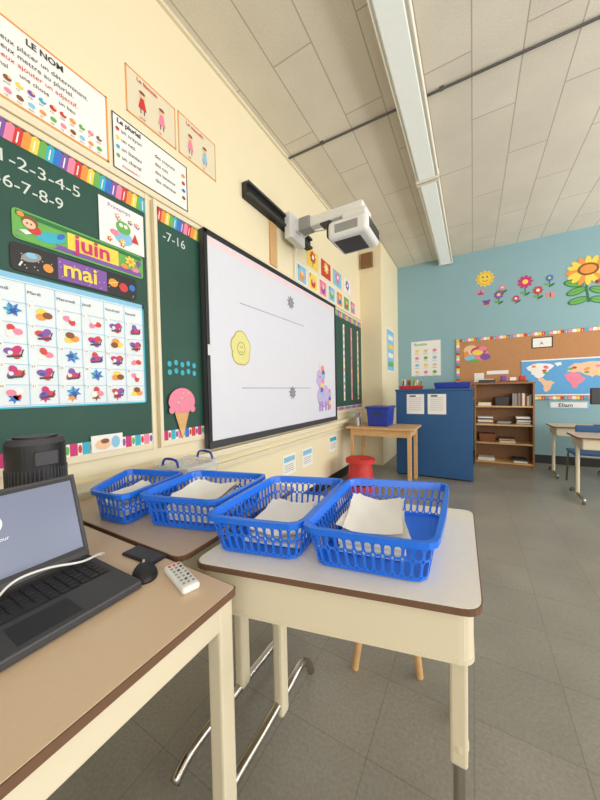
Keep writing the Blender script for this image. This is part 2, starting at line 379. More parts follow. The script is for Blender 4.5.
# calendar
calbg=mat("calendar_tint",(226,234,238),0.6)
p=B("monthly_calendar",WL); p.box(0.30,1.005,1.155,1.685,0.024,0.027,calbg)
for q in [(0.30,1.005,1.155,1.162),(0.998,1.005,1.155,1.685)]: p.rect(*q,0.028,cyan)
p.rect(0.30,1.005,1.662,1.685,0.028,sky)
for i in range(8):
    p.line([(0.31+i*0.098,1.167),(0.31+i*0.098,1.655)],0.0022,0.029,sky)
for j in range(7): p.line([(0.30,1.167+j*0.0813),(0.998,1.167+j*0.0813)],0.0022,0.029,sky)
for i,d in enumerate(["Dim.","Lundi","Mardi","Mercredi","Jeudi","Vendredi","Samedi"]): p.text(d,0.315+i*0.098,1.615,0.019,0.0295,ink)
for j in range(5):
    for i in range(7):
        u=0.365+i*0.098; v=1.54-j*0.0813
        p.rect(u-0.048,u-0.030,v+0.02,v+0.038,0.0292,white); p.text(str(j*7+i+1),u-0.047,v+0.024,0.013,0.0295,ink)
        k=(i*3+j*5+(i*j)%3)%8
        if j==4 and i<5: k=3+i%3
        for e in range(3):
            a=e*2.1+i+j; r=0.018; du,dv=0.014*math.cos(a),0.012*math.sin(a)
            if k in (0,2,5,7): p.ell(u+du,v+dv,r,r*0.75,0.0295+0.0002*e,[magenta,purple,red][(e+i)%3],10,rot=a); 
            elif k in (1,4): p.ell(u+du,v+dv,r*0.9,r*0.7,0.0295+0.0002*e,[pink,red,white][(e+j)%3],10,rot=a)
            elif k==3: p.star(u+du*0.3,v+dv*0.3,0.03-0.006*e,0.0295+0.0002*e,[blue,cyan,navy][e],6,rot=a)
            else: p.ell(u+du,v+dv,r,r*0.8,0.0295+0.0002*e,[yellow,orange,brownp][e],10)
        if k in (0,2,5,7): p.line([(u-0.022,v-0.02),(u+0.024,v-0.014)],0.008,0.0305,darkg); p.ell(u-0.012,v-0.004,0.008,0.008,0.031,[navy,white][i%2],8); p.line([(u+0.02,v-0.015),(u+0.028,v+0.012)],0.004,0.0306,ink)
for i in range(6): p.star(0.36+i*0.098,1.195,0.022,0.0295,[yellow,blue,magenta,orange,brownp,red][i],6)
p.done()
# ice cream cut-out
p=B("ice_cream_cutout",WL); 
p.prism([(1.175,1.10),(1.285,1.10),(1.23,0.925)],0.031,0.035,mat("cone_tan",(226,186,132),0.7))
for i in range(4): p.line([(1.185+0.025*i,1.095),(1.215+0.018*i*0.7,0.99)],0.002,0.0362,orange); p.line([(1.275-0.025*i,1.095),(1.245-0.018*i*0.7,0.99)],0.002,0.0362,orange)
p.prism([(1.23+0.095*math.cos(a),1.15+0.078*math.sin(a)*(1.1 if math.sin(a)>0 else 0.75)) for a in [2*math.pi*i/28 for i in range(28)]],0.036,0.040,pink)
for i in range(5): p.ell(1.155+0.0375*i,1.105,0.020,0.022,0.0405,pink,12)
for i in range(12): p.ell(1.23+random.uniform(-.06,.06),1.165+random.uniform(-.035,.045),0.005,0.003,0.041,[white,yellow,cyan][i%3],8)
p.done()
# small card at chalk ledge
p=B("greeting_card",WL); p.box(0.72,0.865,0.93,1.01,0.031,0.034,white); p.ell(0.77,0.965,0.035,0.025,0.036,skin); p.ell(0.83,0.97,0.02,0.03,0.036,sky,12); p.ell(0.78,0.98,0.02,0.012,0.0365,brownp,12); p.done()

# ---------------------------------------------------------------- interactive whiteboard
b=B("interactive_whiteboard",WL)
u0,u1,v0,v1=1.40,3.54,0.83,2.275
b.box(u0,u1,v0,v1,0.032,0.07,darkg,0.006)
b.box(u0+0.03,u1-0.03,v0+0.05,v1-0.035,0.07,0.073,screenm)
for q in [(u0,u0+0.028),(u1-0.028,u1)]: b.box(q[0],q[1],v0,v1,0.07,0.083,black,0.004)
b.box(u0,u1,v1-0.033,v1,0.07,0.083,black,0.004); b.box(u0,u1,v0,v0+0.048,0.07,0.085,darkg,0.004)
d=0.0745; scrpink=mat("screen_pink",(222,198,202),0.4,emis=0.2)
b.rect(u0+0.04,u1-0.04,v1-0.09,v1-0.045,d,scrpink)
b.line([(1.74,1.87),(2.72,1.87)],0.005,d,scrline); b.line([(1.74,1.235),(2.85,1.235)],0.005,d,scrline)
ye=mat("screen_yellow",(218,212,140),0.4,emis=0.1); yo=mat("screen_ochre",(176,164,78),0.4,emis=0.05)
for i in range(5): 
    a=2*math.pi*i/5+0.3; b.ell(1.74+0.05*math.cos(a),1.53+0.07*math.sin(a),0.065,0.075,d+0.0002*i,yo,16,rot=a)
for i in range(5): 
    a=2*math.pi*i/5+0.3; b.ell(1.74+0.05*math.cos(a),1.53+0.07*math.sin(a),0.057,0.067,d+0.0012+0.0002*i,ye,16,rot=a)
b.ell(1.74,1.53,0.045,0.05,d+0.0025,yo); b.ell(1.74,1.53,0.038,0.043,d+0.003,ye); b.line([(1.72,1.51),(1.74,1.50),(1.76,1.51)],0.006,d+0.0035,yo); b.ell(1.73,1.54,0.006,0.008,d+0.0035,yo,8); b.ell(1.75,1.54,0.006,0.008,d+0.0035,yo,8)
for (uu,vv) in [(2.47,2.05),(2.47,1.19)]: b.star(uu,vv,0.07,d,scrline,9,0.6); b.ell(uu,vv,0.030,0.030,d+0.001,grayp,12)
# unicorn
lav2=mat("print_violet",(160,136,196),0.6,emis=0.05)
b.ell(3.17,1.14,0.17,0.13,d,lav2); b.ell(3.17,1.145,0.16,0.12,d+0.0002,lav); b.ell(3.08,1.33,0.08,0.11,d+0.0005,lav2,rot=0.3); b.ell(3.08,1.33,0.07,0.10,d+0.0007,lav,rot=0.3); b.ell(3.03,1.31,0.055,0.04,d+0.001,lav); b.ell(3.07,1.36,0.01,0.014,d+0.0012,ink,8)
for i in range(7): b.ell(3.14+0.025*math.sin(i),1.46-0.05*i,0.04,0.035,d+0.0015+0.0001*i,[pink,purple,sky,pink,yellow,purple,sky][i],12)
b.pf([(3.06,1.42),(3.10,1.42),(3.07,1.54)],d+0.001,ye)
for x in (3.06,3.12,3.22,3.29): b.rect(x-0.022,x+0.022,0.97,1.08,d+0.0005,lav2)
for i in range(5): b.ell(3.33,1.19-0.045*i,0.035,0.035,d+0.001+0.0001*i,[pink,sky,purple,yellow,pink][i],12)
b.box(u0+0.005,u0+0.022,1.45,1.52,0.083,0.086,whitep)
b.done()

# wall bar + projector
b=B("ultra_short_throw_projector")
X0=WX+0.001
b.box(X0,WX+0.05,1.88,2.95,2.74,2.86,black,0.004)
b.box(WX+0.05,WX+0.075,1.88,2.95,2.745,2.765,darkg); b.box(WX+0.05,WX+0.075,1.88,2.95,2.835,2.855,darkg)
b.box(WX+0.05,WX+0.12,2.42,2.70,2.64,2.88,whitep,0.01)
b.box(WX+0.09,-0.80,2.505,2.595,2.725,2.815,whitep,0.012); b.box(-1.42,-1.30,2.49,2.61,2.71,2.83,grayp,0.012)
b.box(-0.98,-0.76,2.47,2.63,2.67,2.74,whitep,0.02); b.box(-1.20,-1.10,2.50,2.60,2.708,2.725,darkg,0.004)
b.box(-1.07,-0.72,2.37,2.74,2.48,2.635,whitep,0.04,4)
b.box(-1.0,-0.8,2.366,2.375,2.52,2.59,grayp,0.003)
for i in range(9): b.box(-0.722,-0.716,2.42+0.033*i,2.438+0.033*i,2.52,2.60,darkg)
b.box(-1.10,-1.05,2.42,2.66,2.53,2.65,black,0.01); b.cyl((-0.9,2.56,2.62),(-0.9,2.56,2.69),0.05,grayp)
b.box(-1.03,-0.80,2.43,2.68,2.474,2.482,darkg,0.002)
b.tube([(-0.78,2.73,2.6),(-0.85,2.80,2.66),(-1.1,2.72,2.74),(-1.4,2.68,2.76),(WX+0.03,2.66,2.6),(WX+0.02,2.66,2.3)],0.006,whitep,smooth_n=5)
b.done()
b=B("wooden_plank",WL); b.box(2.24,2.34,2.345,2.73,0.001,0.02,wood,0.003); b.done()

# row of small posters above the board
pc=[(sky,orange),(yellow,red),(pink,purple),(sky,lime),(orange,blue),(lime,red),(pink,cyan)]
for i in range(7):
    p=B("alphabet_card",WL); a=2.72+i*0.26; p.box(a,a+0.215,2.345,2.55,0.001,0.004,white); p.rect(a+0.014,a+0.20,2.36,2.535,0.005,pc[i][0]); p.ell(a+0.107,2.43,0.055,0.05,0.006,pc[i][1]); p.ell(a+0.107,2.46,0.03,0.03,0.007,skin,12); p.text("AEIOUYB"[i],a+0.02,2.49,0.045,0.007,ink,bold=0.001); p.done()
for i in range(4):
    p=B("child_drawing",WL); a=2.95+i*0.36; p.box(a,a+0.27,2.60,2.80,0.001,0.004,[yellow,red,sky,white][i]); p.flower(a+0.135,2.72,0.07,0.006,[red,yellow,pink,purple][i],white); p.line([(a+0.135,2.67),(a+0.135,2.62)],0.012,0.006,dgreen); p.done()
for i,(a,z) in enumerate([(2.38,0.38),(2.75,0.38),(3.45,0.42)]):
    p=B("notice_sheet",WL); p.box(a,a+0.24,z,z+0.2,0.001,0.004,white); p.rect(a+0.02,a+0.22,z+0.13,z+0.18,0.005,[sky,sky,cyan][i])
    for j in range(4): p.line([(a+0.03,z+0.10-0.02*j),(a+0.2,z+0.10-0.02*j)],0.005,0.005,grayp)
    p.done()
# column grille + poster
VC=frame((0,4.75,0),(1,0,0),(0,0,1),(0,-1,0))
p=B("speaker_grille",VC); p.box(-1.55,-1.36,3.14,3.37,0.001,0.05,ventm,0.006)
for i in range(7): p.box(-1.54,-1.37,3.165+i*0.028,3.175+i*0.028,0.05,0.054,brownp)
p.done()
p=B("class_poster",WP); p.box(5.05,5.6,1.5,2.25,0.001,0.004,white); p.rect(5.08,5.57,1.53,2.22,0.005,sky); 
for i in range(4): p.rect(5.15,5.5,1.6+0.15*i,1.68+0.15*i,0.006,[lime,white,yellow,white][i])
p.done()

# ---------------------------------------------------------------- back wall
p=B("class_rules_poster",WB); p.box(-1.0,-0.50,1.44,2.08,0.001,0.004,white)
p.text("Routine",-0.95,2.0,0.07,0.006,lime,bold=0.001)
for i in range(3):
    for j in range(4): p.ell(-0.90+0.15*i,1.93-0.13*j-0.03,0.035,0.03,0.006,[yellow,skin,pink,lime,sky][(i+j*2)%5],12); p.line([(-0.94+0.15*i,1.845-0.13*j),(-0.86+0.15*i,1.845-0.13*j)],0.006,0.006,grayp)
p.done()
def decal(name): return B(name,WB)
p=decal("sun_decal"); p.star(0.18,3.02,0.14,0.003,yellow,12,0.78); p.ell(0.18,3.02,0.10,0.10,0.005,orange); p.ell(0.18,3.02,0.09,0.09,0.006,yellow); p.ell(0.15,3.045,0.012,0.015,0.007,ink,8); p.ell(0.21,3.045,0.012,0.015,0.007,ink,8); p.line([(0.14,2.99),(0.18,2.97),(0.22,2.99)],0.01,0.007,red); p.done()
for i,(u,v,m1,m2) in enumerate([(0.12,2.80,pink,magenta),(0.20,2.62,purple,red),(1.03,2.60,pink,orange)]):
    p=decal("butterfly_decal"); p.ell(u-0.03,v+0.02,0.03,0.025,0.003,m1,14,rot=-0.5); p.ell(u+0.03,v+0.02,0.03,0.025,0.003,m1,14,rot=0.5); p.ell(u-0.022,v-0.022,0.02,0.018,0.004,m2,12); p.ell(u+0.022,v-0.022,0.02,0.018,0.004,m2,12); p.ell(u,v,0.006,0.04,0.005,ink,10); p.done()
for i,(u,v,m1,m2,h,r) in enumerate([(0.37,2.72,purple,yellow,0.16,0.07),(0.42,2.83,pink,red,0.1,0.045),(0.72,2.86,magenta,yellow,0.22,0.10),(0.88,2.70,red,yellow,0.14,0.065),(1.02,2.86,blue,pink,0.14,0.05),(0.60,2.62,magenta,yellow,0.08,0.05)]):
    p=decal("flower_decal"); p.line([(u,v-h),(u,v)],0.014,0.003,dgreen); p.ell(u+0.03,v-h+0.03,0.04,0.017,0.0035,dgreen,12,rot=0.5); p.ell(u-0.03,v-h+0.05,0.04,0.017,0.0035,lime,12,rot=-0.5+math.pi); p.flower(u,v,r,0.004,m1,m2,9)
    p.ell(u,v,0.35*r,0.35*r,0.0075,[yellow,white][i%2],12); p.done()
p=decal("sunflower_decal"); p.line([(1.47,2.42),(1.44,2.62),(1.46,2.8)],0.03,0.003,dgreen)
for (u,v,r) in [(1.33,2.60,0.3),(1.58,2.58,2.8),(1.35,2.46,0.2),(1.59,2.44,2.9),(1.30,2.72,-0.3)]: p.ell(u,v,0.12,0.055,0.004,dgreen,16,rot=r); p.ell(u,v,0.10,0.04,0.0042,lime,16,rot=r); p.line([(u-0.1*math.cos(r),v-0.1*math.sin(r)),(u+0.1*math.cos(r),v+0.1*math.sin(r))],0.006,0.0045,dgreen)
for i in range(16): 
    a=2*math.pi*i/16; p.ell(1.46+0.17*math.cos(a),2.88+0.13*math.sin(a),0.085,0.036,0.005+0.0001*i,[yellow,yellow,orange][i%3],12,rot=a)
p.ell(1.46,2.90,0.12,0.09,0.008,brownp); p.ell(1.46,2.90,0.09,0.065,0.009,orange); p.ell(1.57,2.70,0.04,0.03,0.010,red,12); p.ell(1.55,2.70,0.012,0.02,0.011,ink,8); p.done()
# bulletin board
b=B("bulletin_board",WB); x0,x1,z0,z1=-0.25,3.0,1.0,2.05
b.box(x0,x1,z0,z1,0.001,0.02,cork)
bc=[yellow,red,cyan,pink,white]
border(b,x0,x1,z1-0.05,z1,0.022,0.045,bc,0); border(b,x0,x1,z0,z0+0.05,0.022,0.045,bc,0)
for i in range(21): b.rect(x0,x0+0.05,z0+0.052+i*0.045,z0+0.095+i*0.045,0.022,bc[i%5])
# paper bird collage
b.ell(0.06,1.76,0.17,0.11,0.023,pink); b.ell(-0.03,1.84,0.11,0.09,0.0232,skin); b.ell(0.08,1.82,0.11,0.075,0.024,magenta); b.ell(0.07,1.80,0.08,0.05,0.0242,yellow); b.ell(0.18,1.72,0.075,0.055,0.0244,purple); b.ell(-0.05,1.72,0.08,0.055,0.0245,sky); b.ell(0.14,1.86,0.06,0.04,0.025,pink); b.ell(0.02,1.66,0.09,0.03,0.0252,lime); b.ell(-0.10,1.78,0.04,0.05,0.0254,orange)
b.rect(0.80,1.06,1.80,1.97,0.023,black); b.rect(0.815,1.045,1.815,1.955,0.024,white); b.text("A",0.90,1.85,0.07,0.025,ink)
b.rect(0.02,0.16,1.30,1.45,0.023,white); b.rect(0.2,0.5,1.42,1.48,0.023,white)
b.done()
b=B("world_map",WB); b.box(0.67,1.90,1.06,1.62,0.023,0.026,mat("map_ocean",(90,164,222),0.5))
b.rect(0.67,1.90,1.60,1.62,0.0265,white); b.rect(0.67,1.90,1.06,1.08,0.0265,white)
def blob(pts,m):
    P=[]
    n=len(pts)
    for i in range(n):
        (x,y),(x2,y2)=pts[i],pts[(i+1)%n]
        P.append((x,y)); P.append(((x+x2)/2+random.uniform(-.012,.012),(y+y2)/2+random.uniform(-.025,.025)))
    b.pf([(0.67+1.23*x,1.08+0.50*y) for x,y in P],0.027,m)
blob([(.05,.85),(.12,.95),(.25,.95),(.33,.88),(.28,.75),(.24,.62),(.2,.52),(.17,.5),(.13,.6),(.1,.72)],white)
blob([(.17,.5),(.2,.52),(.24,.44),(.3,.42),(.34,.36),(.3,.22),(.26,.08),(.235,.1),(.23,.25),(.2,.38)],skin)
blob([(.45,.62),(.5,.66),(.57,.62),(.6,.5),(.62,.44),(.56,.3),(.54,.18),(.5,.18),(.48,.34),(.44,.46),(.42,.54)],pink)
blob([(.45,.68),(.46,.8),(.52,.92),(.65,.95),(.85,.95),(.95,.88),(.9,.75),(.85,.65),(.78,.5),(.72,.55),(.68,.48),(.62,.56),(.56,.66)],skin)
blob([(.8,.3),(.86,.34),(.92,.3),(.93,.2),(.87,.14),(.8,.18)],lime); blob([(.33,.95),(.4,.97),(.41,.88),(.36,.84)],white)
for i in range(16): b.ell(0.67+1.23*random.choice([.15,.25,.5,.55,.65,.75,.85])+random.uniform(-.03,.03),1.08+0.5*random.uniform(.6,.88),0.03,0.02,0.0272+0.00005*i,[yellow,lime,orange,pink,red][i%5],7)
b.done()
b=B("name_tag",WB); b.box(1.02,1.48,0.86,0.97,0.001,0.006,sky); b.rect(1.04,1.46,0.875,0.955,0.007,white); b.text("Eliam",1.13,0.885,0.08,0.009,ink,bold=0.001); b.done()
b=B("name_tag",WB); b.box(1.62,2.0,0.86,0.97,0.001,0.006,sky); b.rect(1.64,1.98,0.875,0.955,0.007,white); b.text("Léa",1.7,0.885,0.08,0.009,ink,bold=0.001); b.done()

# ---------------------------------------------------------------- furniture at the back
b=B("blue_storage_cabinet"); x0,x1,y0,y1=-0.945,0.0,4.36,4.74
b.box(x0,x1,y0,y0+0.02,0.02,1.17,cabblue,0.003); b.box(x0,x0+0.02,y0+0.02,y1,0.02,1.17,cabblue); b.box(x1-0.02,x1,y0+0.02,y1,0.02,1.17,cabblue)
b.box(x0-0.01,x1+0.01,y0-0.01,y1+0.01,1.17,1.20,cabblue,0.004); b.box(x0+0.02,x1-0.02,y0+0.02,y1,0.0,0.06,baseb)
for z in (0.35,0.75): b.box(x0+0.02,x1-0.02,y0+0.02,y1,z,z+0.02,cabblue)
b.done()
CF=frame((0,4.36,0),(1,0,0),(0,0,1),(0,-1,0))
for a in (-0.80,-0.53):
    p=B("paper_notice",CF); p.box(a,a+0.225,0.86,1.13,0.001,0.003,white)
    for j in range(7): p.line([(a+0.03,1.08-0.027*j),(a+0.19,1.08-0.027*j)],0.004,0.004,grayp)
    p.rect(a+0.04,a+0.12,1.095,1.115,0.004,ink); p.done()
b=B("book_bin"); b.box(-0.46,-0.02,4.42,4.68,1.20,1.28,navy,0.01,taper=0.92); b.box(-0.44,-0.04,4.44,4.66,1.28,1.284,black); b.done()
b=B("pencil_caddy"); b.box(-0.92,-0.62,4.42,4.66,1.20,1.25,red,0.008,taper=0.9)
for i in range(22): 
    x=-0.9+0.26*random.random(); y=4.45+0.18*random.random(); b.cyl((x,y,1.24),(x+random.uniform(-.02,.02),y,1.30+0.05*random.random()),0.009,[red,orange,yellow,blue,white,lime,brownp][i%7],8)
b.done()
b=B("wooden_bookshelf"); x0,x1,y0,y1=0.02,0.77,5.42,5.76
for x in (x0,x1-0.022): b.box(x,x+0.022,y0,y1,0,1.25,woodd,0.002)
b.box(x0,x1,y1-0.01,y1,0.0,1.25,woodd); b.box(x0-0.01,x1+0.01,y0-0.01,y1,1.25,1.275,woodd,0.003)
sh=[0.05,0.34,0.62,0.90]
for z in sh: b.box(x0+0.022,x1-0.022,y0,y1-0.01,z,z+0.022,wood)
b.box(x0+0.022,x1-0.022,y0+0.02,y0+0.035,0,0.05,woodd); b.done()
def stack(b,xs,h0,n,w=0.17,ms=None):
    for j in range(n):
        th=random.uniform(0.008,0.02); dx=random.uniform(-.008,.008)
        b.box(xs+dx,xs+dx+w,y0+0.05,y1-0.08,h0,h0+th,random.choice(ms or [white,creamtrim,darkg,brownp,white,grayp])); h0+=th+0.0005
for k,z in enumerate(sh):
    b=B("shelved_books"); zz=z+0.0225
    if k==3:
        stack(b,x0+0.05,zz,4); b.box(x0+0.27,x0+0.45,y0+0.05,y1-0.06,zz,zz+0.13,darkg,0.006,taper=0.9)
        x=x0+0.49
        while x<x1-0.06:
            wd=random.uniform(0.015,0.03); hh=random.uniform(0.14,0.2); b.box(x,x+wd,y0+0.05,y1-0.06,zz,zz+hh,random.choice([white,brownp,creamtrim,grayp])); x+=wd+0.002
    elif k==2: stack(b,x0+0.04,zz,7,0.2); stack(b,x0+0.30,zz,3); stack(b,x0+0.54,zz,8)
    elif k==1: b.box(x0+0.06,x0+0.28,y0+0.04,y1-0.06,zz,zz+0.12,brownp,0.006,taper=0.9); stack(b,x0+0.33,zz,5,0.2); 
    else: stack(b,x0+0.05,zz,3,0.22); stack(b,x0+0.5,zz,4)
    b.done()
b=B("paper_tray"); b.box(0.08,0.30,5.48,5.72,1.275,1.325,darkg,0.005); b.box(0.10,0.28,5.5,5.7,1.325,1.335,white); b.done()
b=B("desk_organizer"); b.box(0.36,0.70,5.48,5.7,1.275,1.30,brownp); b.box(0.37,0.44,5.5,5.6,1.30,1.38,purple,0.01); b.box(0.48,0.56,5.5,5.6,1.30,1.35,white,0.006); b.box(0.6,0.68,5.5,5.6,1.30,1.37,red,0.01); b.done()

b=B("wooden_side_table"); x0,x1,y0,y1=-1.46,-0.60,3.72,4.28
b.box(x0,x1,y0,y1,0.70,0.725,wood,0.004)
for x in (x0+0.05,x1-0.09):
    for y in (y0+0.04,y1-0.08): b.box(x,x+0.045,y,y+0.045,0,0.70,wood,0.004)
b.box(x0+0.09,x1-0.09,y0+0.05,y0+0.07,0.61,0.70,wood); b.box(x0+0.09,x1-0.09,y1-0.07,y1-0.05,0.61,0.70,wood); b.box(x1-0.08,x1-0.06,y0+0.08,y1-0.08,0.61,0.70,wood); b.box(x0+0.06,x0+0.08,y0+0.08,y1-0.08,0.61,0.70,wood); b.done()
b=B("blue_storage_bin"); b.box(-1.22,-0.93,3.85,4.2,0.725,0.96,navy,0.012,taper=0.88); b.box(-1.235,-0.915,3.835,4.215,0.955,0.985,navy,0.01); b.box(-1.12,-1.03,3.845,3.852,0.86,0.90,darkg,0.002); b.done()
b=B("wire_pen_cup"); b.cyl((-1.36,3.9,0.725),(-1.36,3.9,0.84),0.045,silver); 
for i in range(7): b.cyl((-1.36+0.02*math.cos(i),3.9+0.02*math.sin(i),0.84),(-1.36+0.04*math.cos(i),3.9+0.04*math.sin(i),0.90),0.005,cols[i%8],8)
b.done()
b=B("red_step_stool"); cx,cy=-1.19,3.50
b.cyl((cx,cy,0.0),(cx,cy,0.07),0.18,red,32,0.185); b.cyl((cx,cy,0.07),(cx,cy,0.33),0.165,red,32,0.13); b.cyl((cx,cy,0.33),(cx,cy,0.37),0.175,red,32,0.175); b.cyl((cx,cy,0.37),(cx,cy,0.38),0.155,red,32); b.cyl((cx,cy,0.07),(cx,cy,0.085),0.172,black,32)
b.done()
# student desks right
def sdesk(x0,y0,w=0.62,d=0.46,h=0.68):
    b=B("student_desk")
    b.prism(rpoly([(x0,y0),(x0+w,y0),(x0+w,y0+d),(x0,y0+d)],0.04),h-0.02,h,desktop); b.prism(rpoly([(x0-.003,y0-.003),(x0+w+.003,y0-.003),(x0+w+.003,y0+d+.003),(x0-.003,y0+d+.003)],0.04),h-0.017,h-0.003,edge)
    b.box(x0+0.04,x0+w-0.04,y0+0.03,y0+d-0.03,h-0.13,h-0.02,beigem,0.01)
    for x in (x0+0.05,x0+w-0.05):
        b.cyl((x,y0+d/2,0.03),(x,y0+d/2,h-0.12),0.018,beigem); b.tube([(x,y0+0.0,0.03),(x,y0+0.02,0.045),(x,y0+d/2,0.05),(x,y0+d-0.02,0.045),(x,y0+d,0.03)],0.015,chrome)
        b.sph((x,y0+0.0,0.018),0.018,rubber); b.sph((x,y0+d,0.018),0.018,rubber)
    b.done()
def schair(cx,cy,rot):
    M=Matrix.Translation((cx,cy,0))@Matrix.Rotation(rot,4,'Z'); b=B("student_chair",M)
    b.box(-0.19,0.19,-0.19,0.19,0.40,0.42,cabblue,0.009); b.box(-0.18,0.18,0.175,0.195,0.53,0.75,cabblue,0.009)
    for s in (-1,1):
        b.tube([(s*0.17,0.18,0.74),(s*0.17,0.17,0.42),(s*0.17,0.19,0.013)],0.011,chrome); b.tube([(s*0.17,0.15,0.39),(s*0.17,-0.15,0.39),(s*0.18,-0.18,0.013)],0.011,chrome)
    b.box(-0.17,0.17,0.14,0.16,0.38,0.40,silver); b.done()
sdesk(0.90,5.02); sdesk(0.92,4.02); sdesk(1.75,5.02)
schair(1.20,4.75,math.pi); schair(2.05,4.75,math.pi)
b=B("desktop_monitor"); mz=0.68
b.box(1.36,1.50,5.12,5.30,mz,mz+0.012,black,0.004); b.box(1.41,1.45,5.2,5.23,mz+0.012,mz+0.30,black); b.box(1.30,1.52,5.17,5.20,0.96,1.17,black,0.006); b.box(1.31,1.51,5.168,5.171,0.97,1.16,darkg); b.done()

# ---------------------------------------------------------------- near desks
# laptop desk
b=B("teacher_desk"); x0,x1,y0,y1=-1.42,-0.475,-0.35,0.515
b.prism(rpoly([(x0,y0),(x1,y0),(x1,y1),(x0,y1)],0.012),0.734,0.75,edge)
b.prism(rpoly([(x0+.003,y0+.003),(x1-.003,y0+.003),(x1-.003,y1-.003),(x0+.003,y1-.003)],0.012),0.748,0.7512,desktop)
b.box(x1-0.03,x1-0.010,y0+0.01,y1-0.01,0.672,0.734,beigem,0.003); b.box(x0+0.010,x0+0.03,y0+0.01,y1-0.01,0.672,0.734,beigem,0.003)
b.box(x0+0.03,x1-0.03,y1-0.03,y1-0.010,0.672,0.734,beigem,0.003); b.box(x0+0.03,x1-0.03,y0+0.010,y0+0.03,0.672,0.734,beigem,0.003)
for x in (x0+0.008,x1-0.050):
    for y in (y0+0.008,y1-0.050):
        b.box(x,x+0.042,y,y+0.042,0.02,0.733,beigem,0.006); b.cyl((x+0.021,y+0.021,0),(x+0.021,y+0.021,0.02),0.018,rubber)
b.done()
def bookdesk(name,c,top,z=0.75,runner=True):
    b=B(name)
    b.prism(rpoly(c,0.04),z-0.016,z-0.0015,edge)
    cen=sum((Vector(p) for p in c),Vector((0,0)))/4
    ins=[tuple(cen+(Vector(p)-cen)*0.992) for p in c]
    b.prism(rpoly(ins,0.04),z-0.003,z,top)
    ap=[tuple(cen+(Vector(p)-cen)*0.95) for p in c]
    b.prism(rpoly(ap,0.03),z-0.128,z-0.016,beigem)
    b.prism(rpoly([tuple(cen+(Vector(p)-cen)*0.955) for p in c],0.03),z-0.131,z-0.122,beigem)
    return b,cen
c=[(-1.46,0.53),(-0.695,0.53),(-0.72,1.20),(-1.46,1.20)]
b,cen=bookdesk("classroom_desk",c,desktop3)
for x in (-0.79,-1.38):
    b.box(x-0.02,x+0.02,0.85,0.90,0.05,0.63,beigem,0.01)
    b.tube([(x,0.56,0.016),(x,0.62,0.05),(x,0.75,0.055),(x,1.0,0.055),(x,1.10,0.05),(x,1.16,0.016)],0.016,chrome,smooth_n=4)
b.done()
c=[(-0.655,0.535),(0.018,0.69),(0.0,1.26),(-0.68,1.13)]
b,cen=bookdesk("classroom_desk",c,desktop2)
for (x,y) in [(-0.03,0.74),(-0.045,1.19)]:
    b.box(x-0.018,x+0.018,y-0.018,y+0.018,0.36,0.63,beigem,0.006); b.cyl((x,y,0.03),(x,y,0.40),0.0125,chrome,16); b.cyl((x,y,0.395),(x,y,0.41),0.02,beigem,16); b.cyl((x,y,0),(x,y,0.03),0.02,rubber,16)
x=-0.60
b.box(x-0.02,x+0.02,0.84,0.885,0.05,0.63,beigem,0.01)
b.tube([(x-0.02,0.58,0.016),(x-0.015,0.63,0.055),(x-0.01,0.75,0.07),(x,0.9,0.10),(x,1.0,0.11),(x,1.06,0.07),(x,1.085,0.016)],0.016,chrome,smooth_n=4)
b.done()
# wooden stool behind the desk
b=B("wooden_stool"); cx,cy=-0.32,1.36
b.cyl((cx,cy,0.42),(cx,cy,0.45),0.16,wood,28)
for (dx,dy) in [(-.125,-.16),(.125,-.07),(-.10,.13),(.12,.14)]: b.cyl((cx+dx,cy+dy,0),(cx+dx*0.6,cy+dy*0.6,0.42),0.014,wood,12,0.018)
b.done()

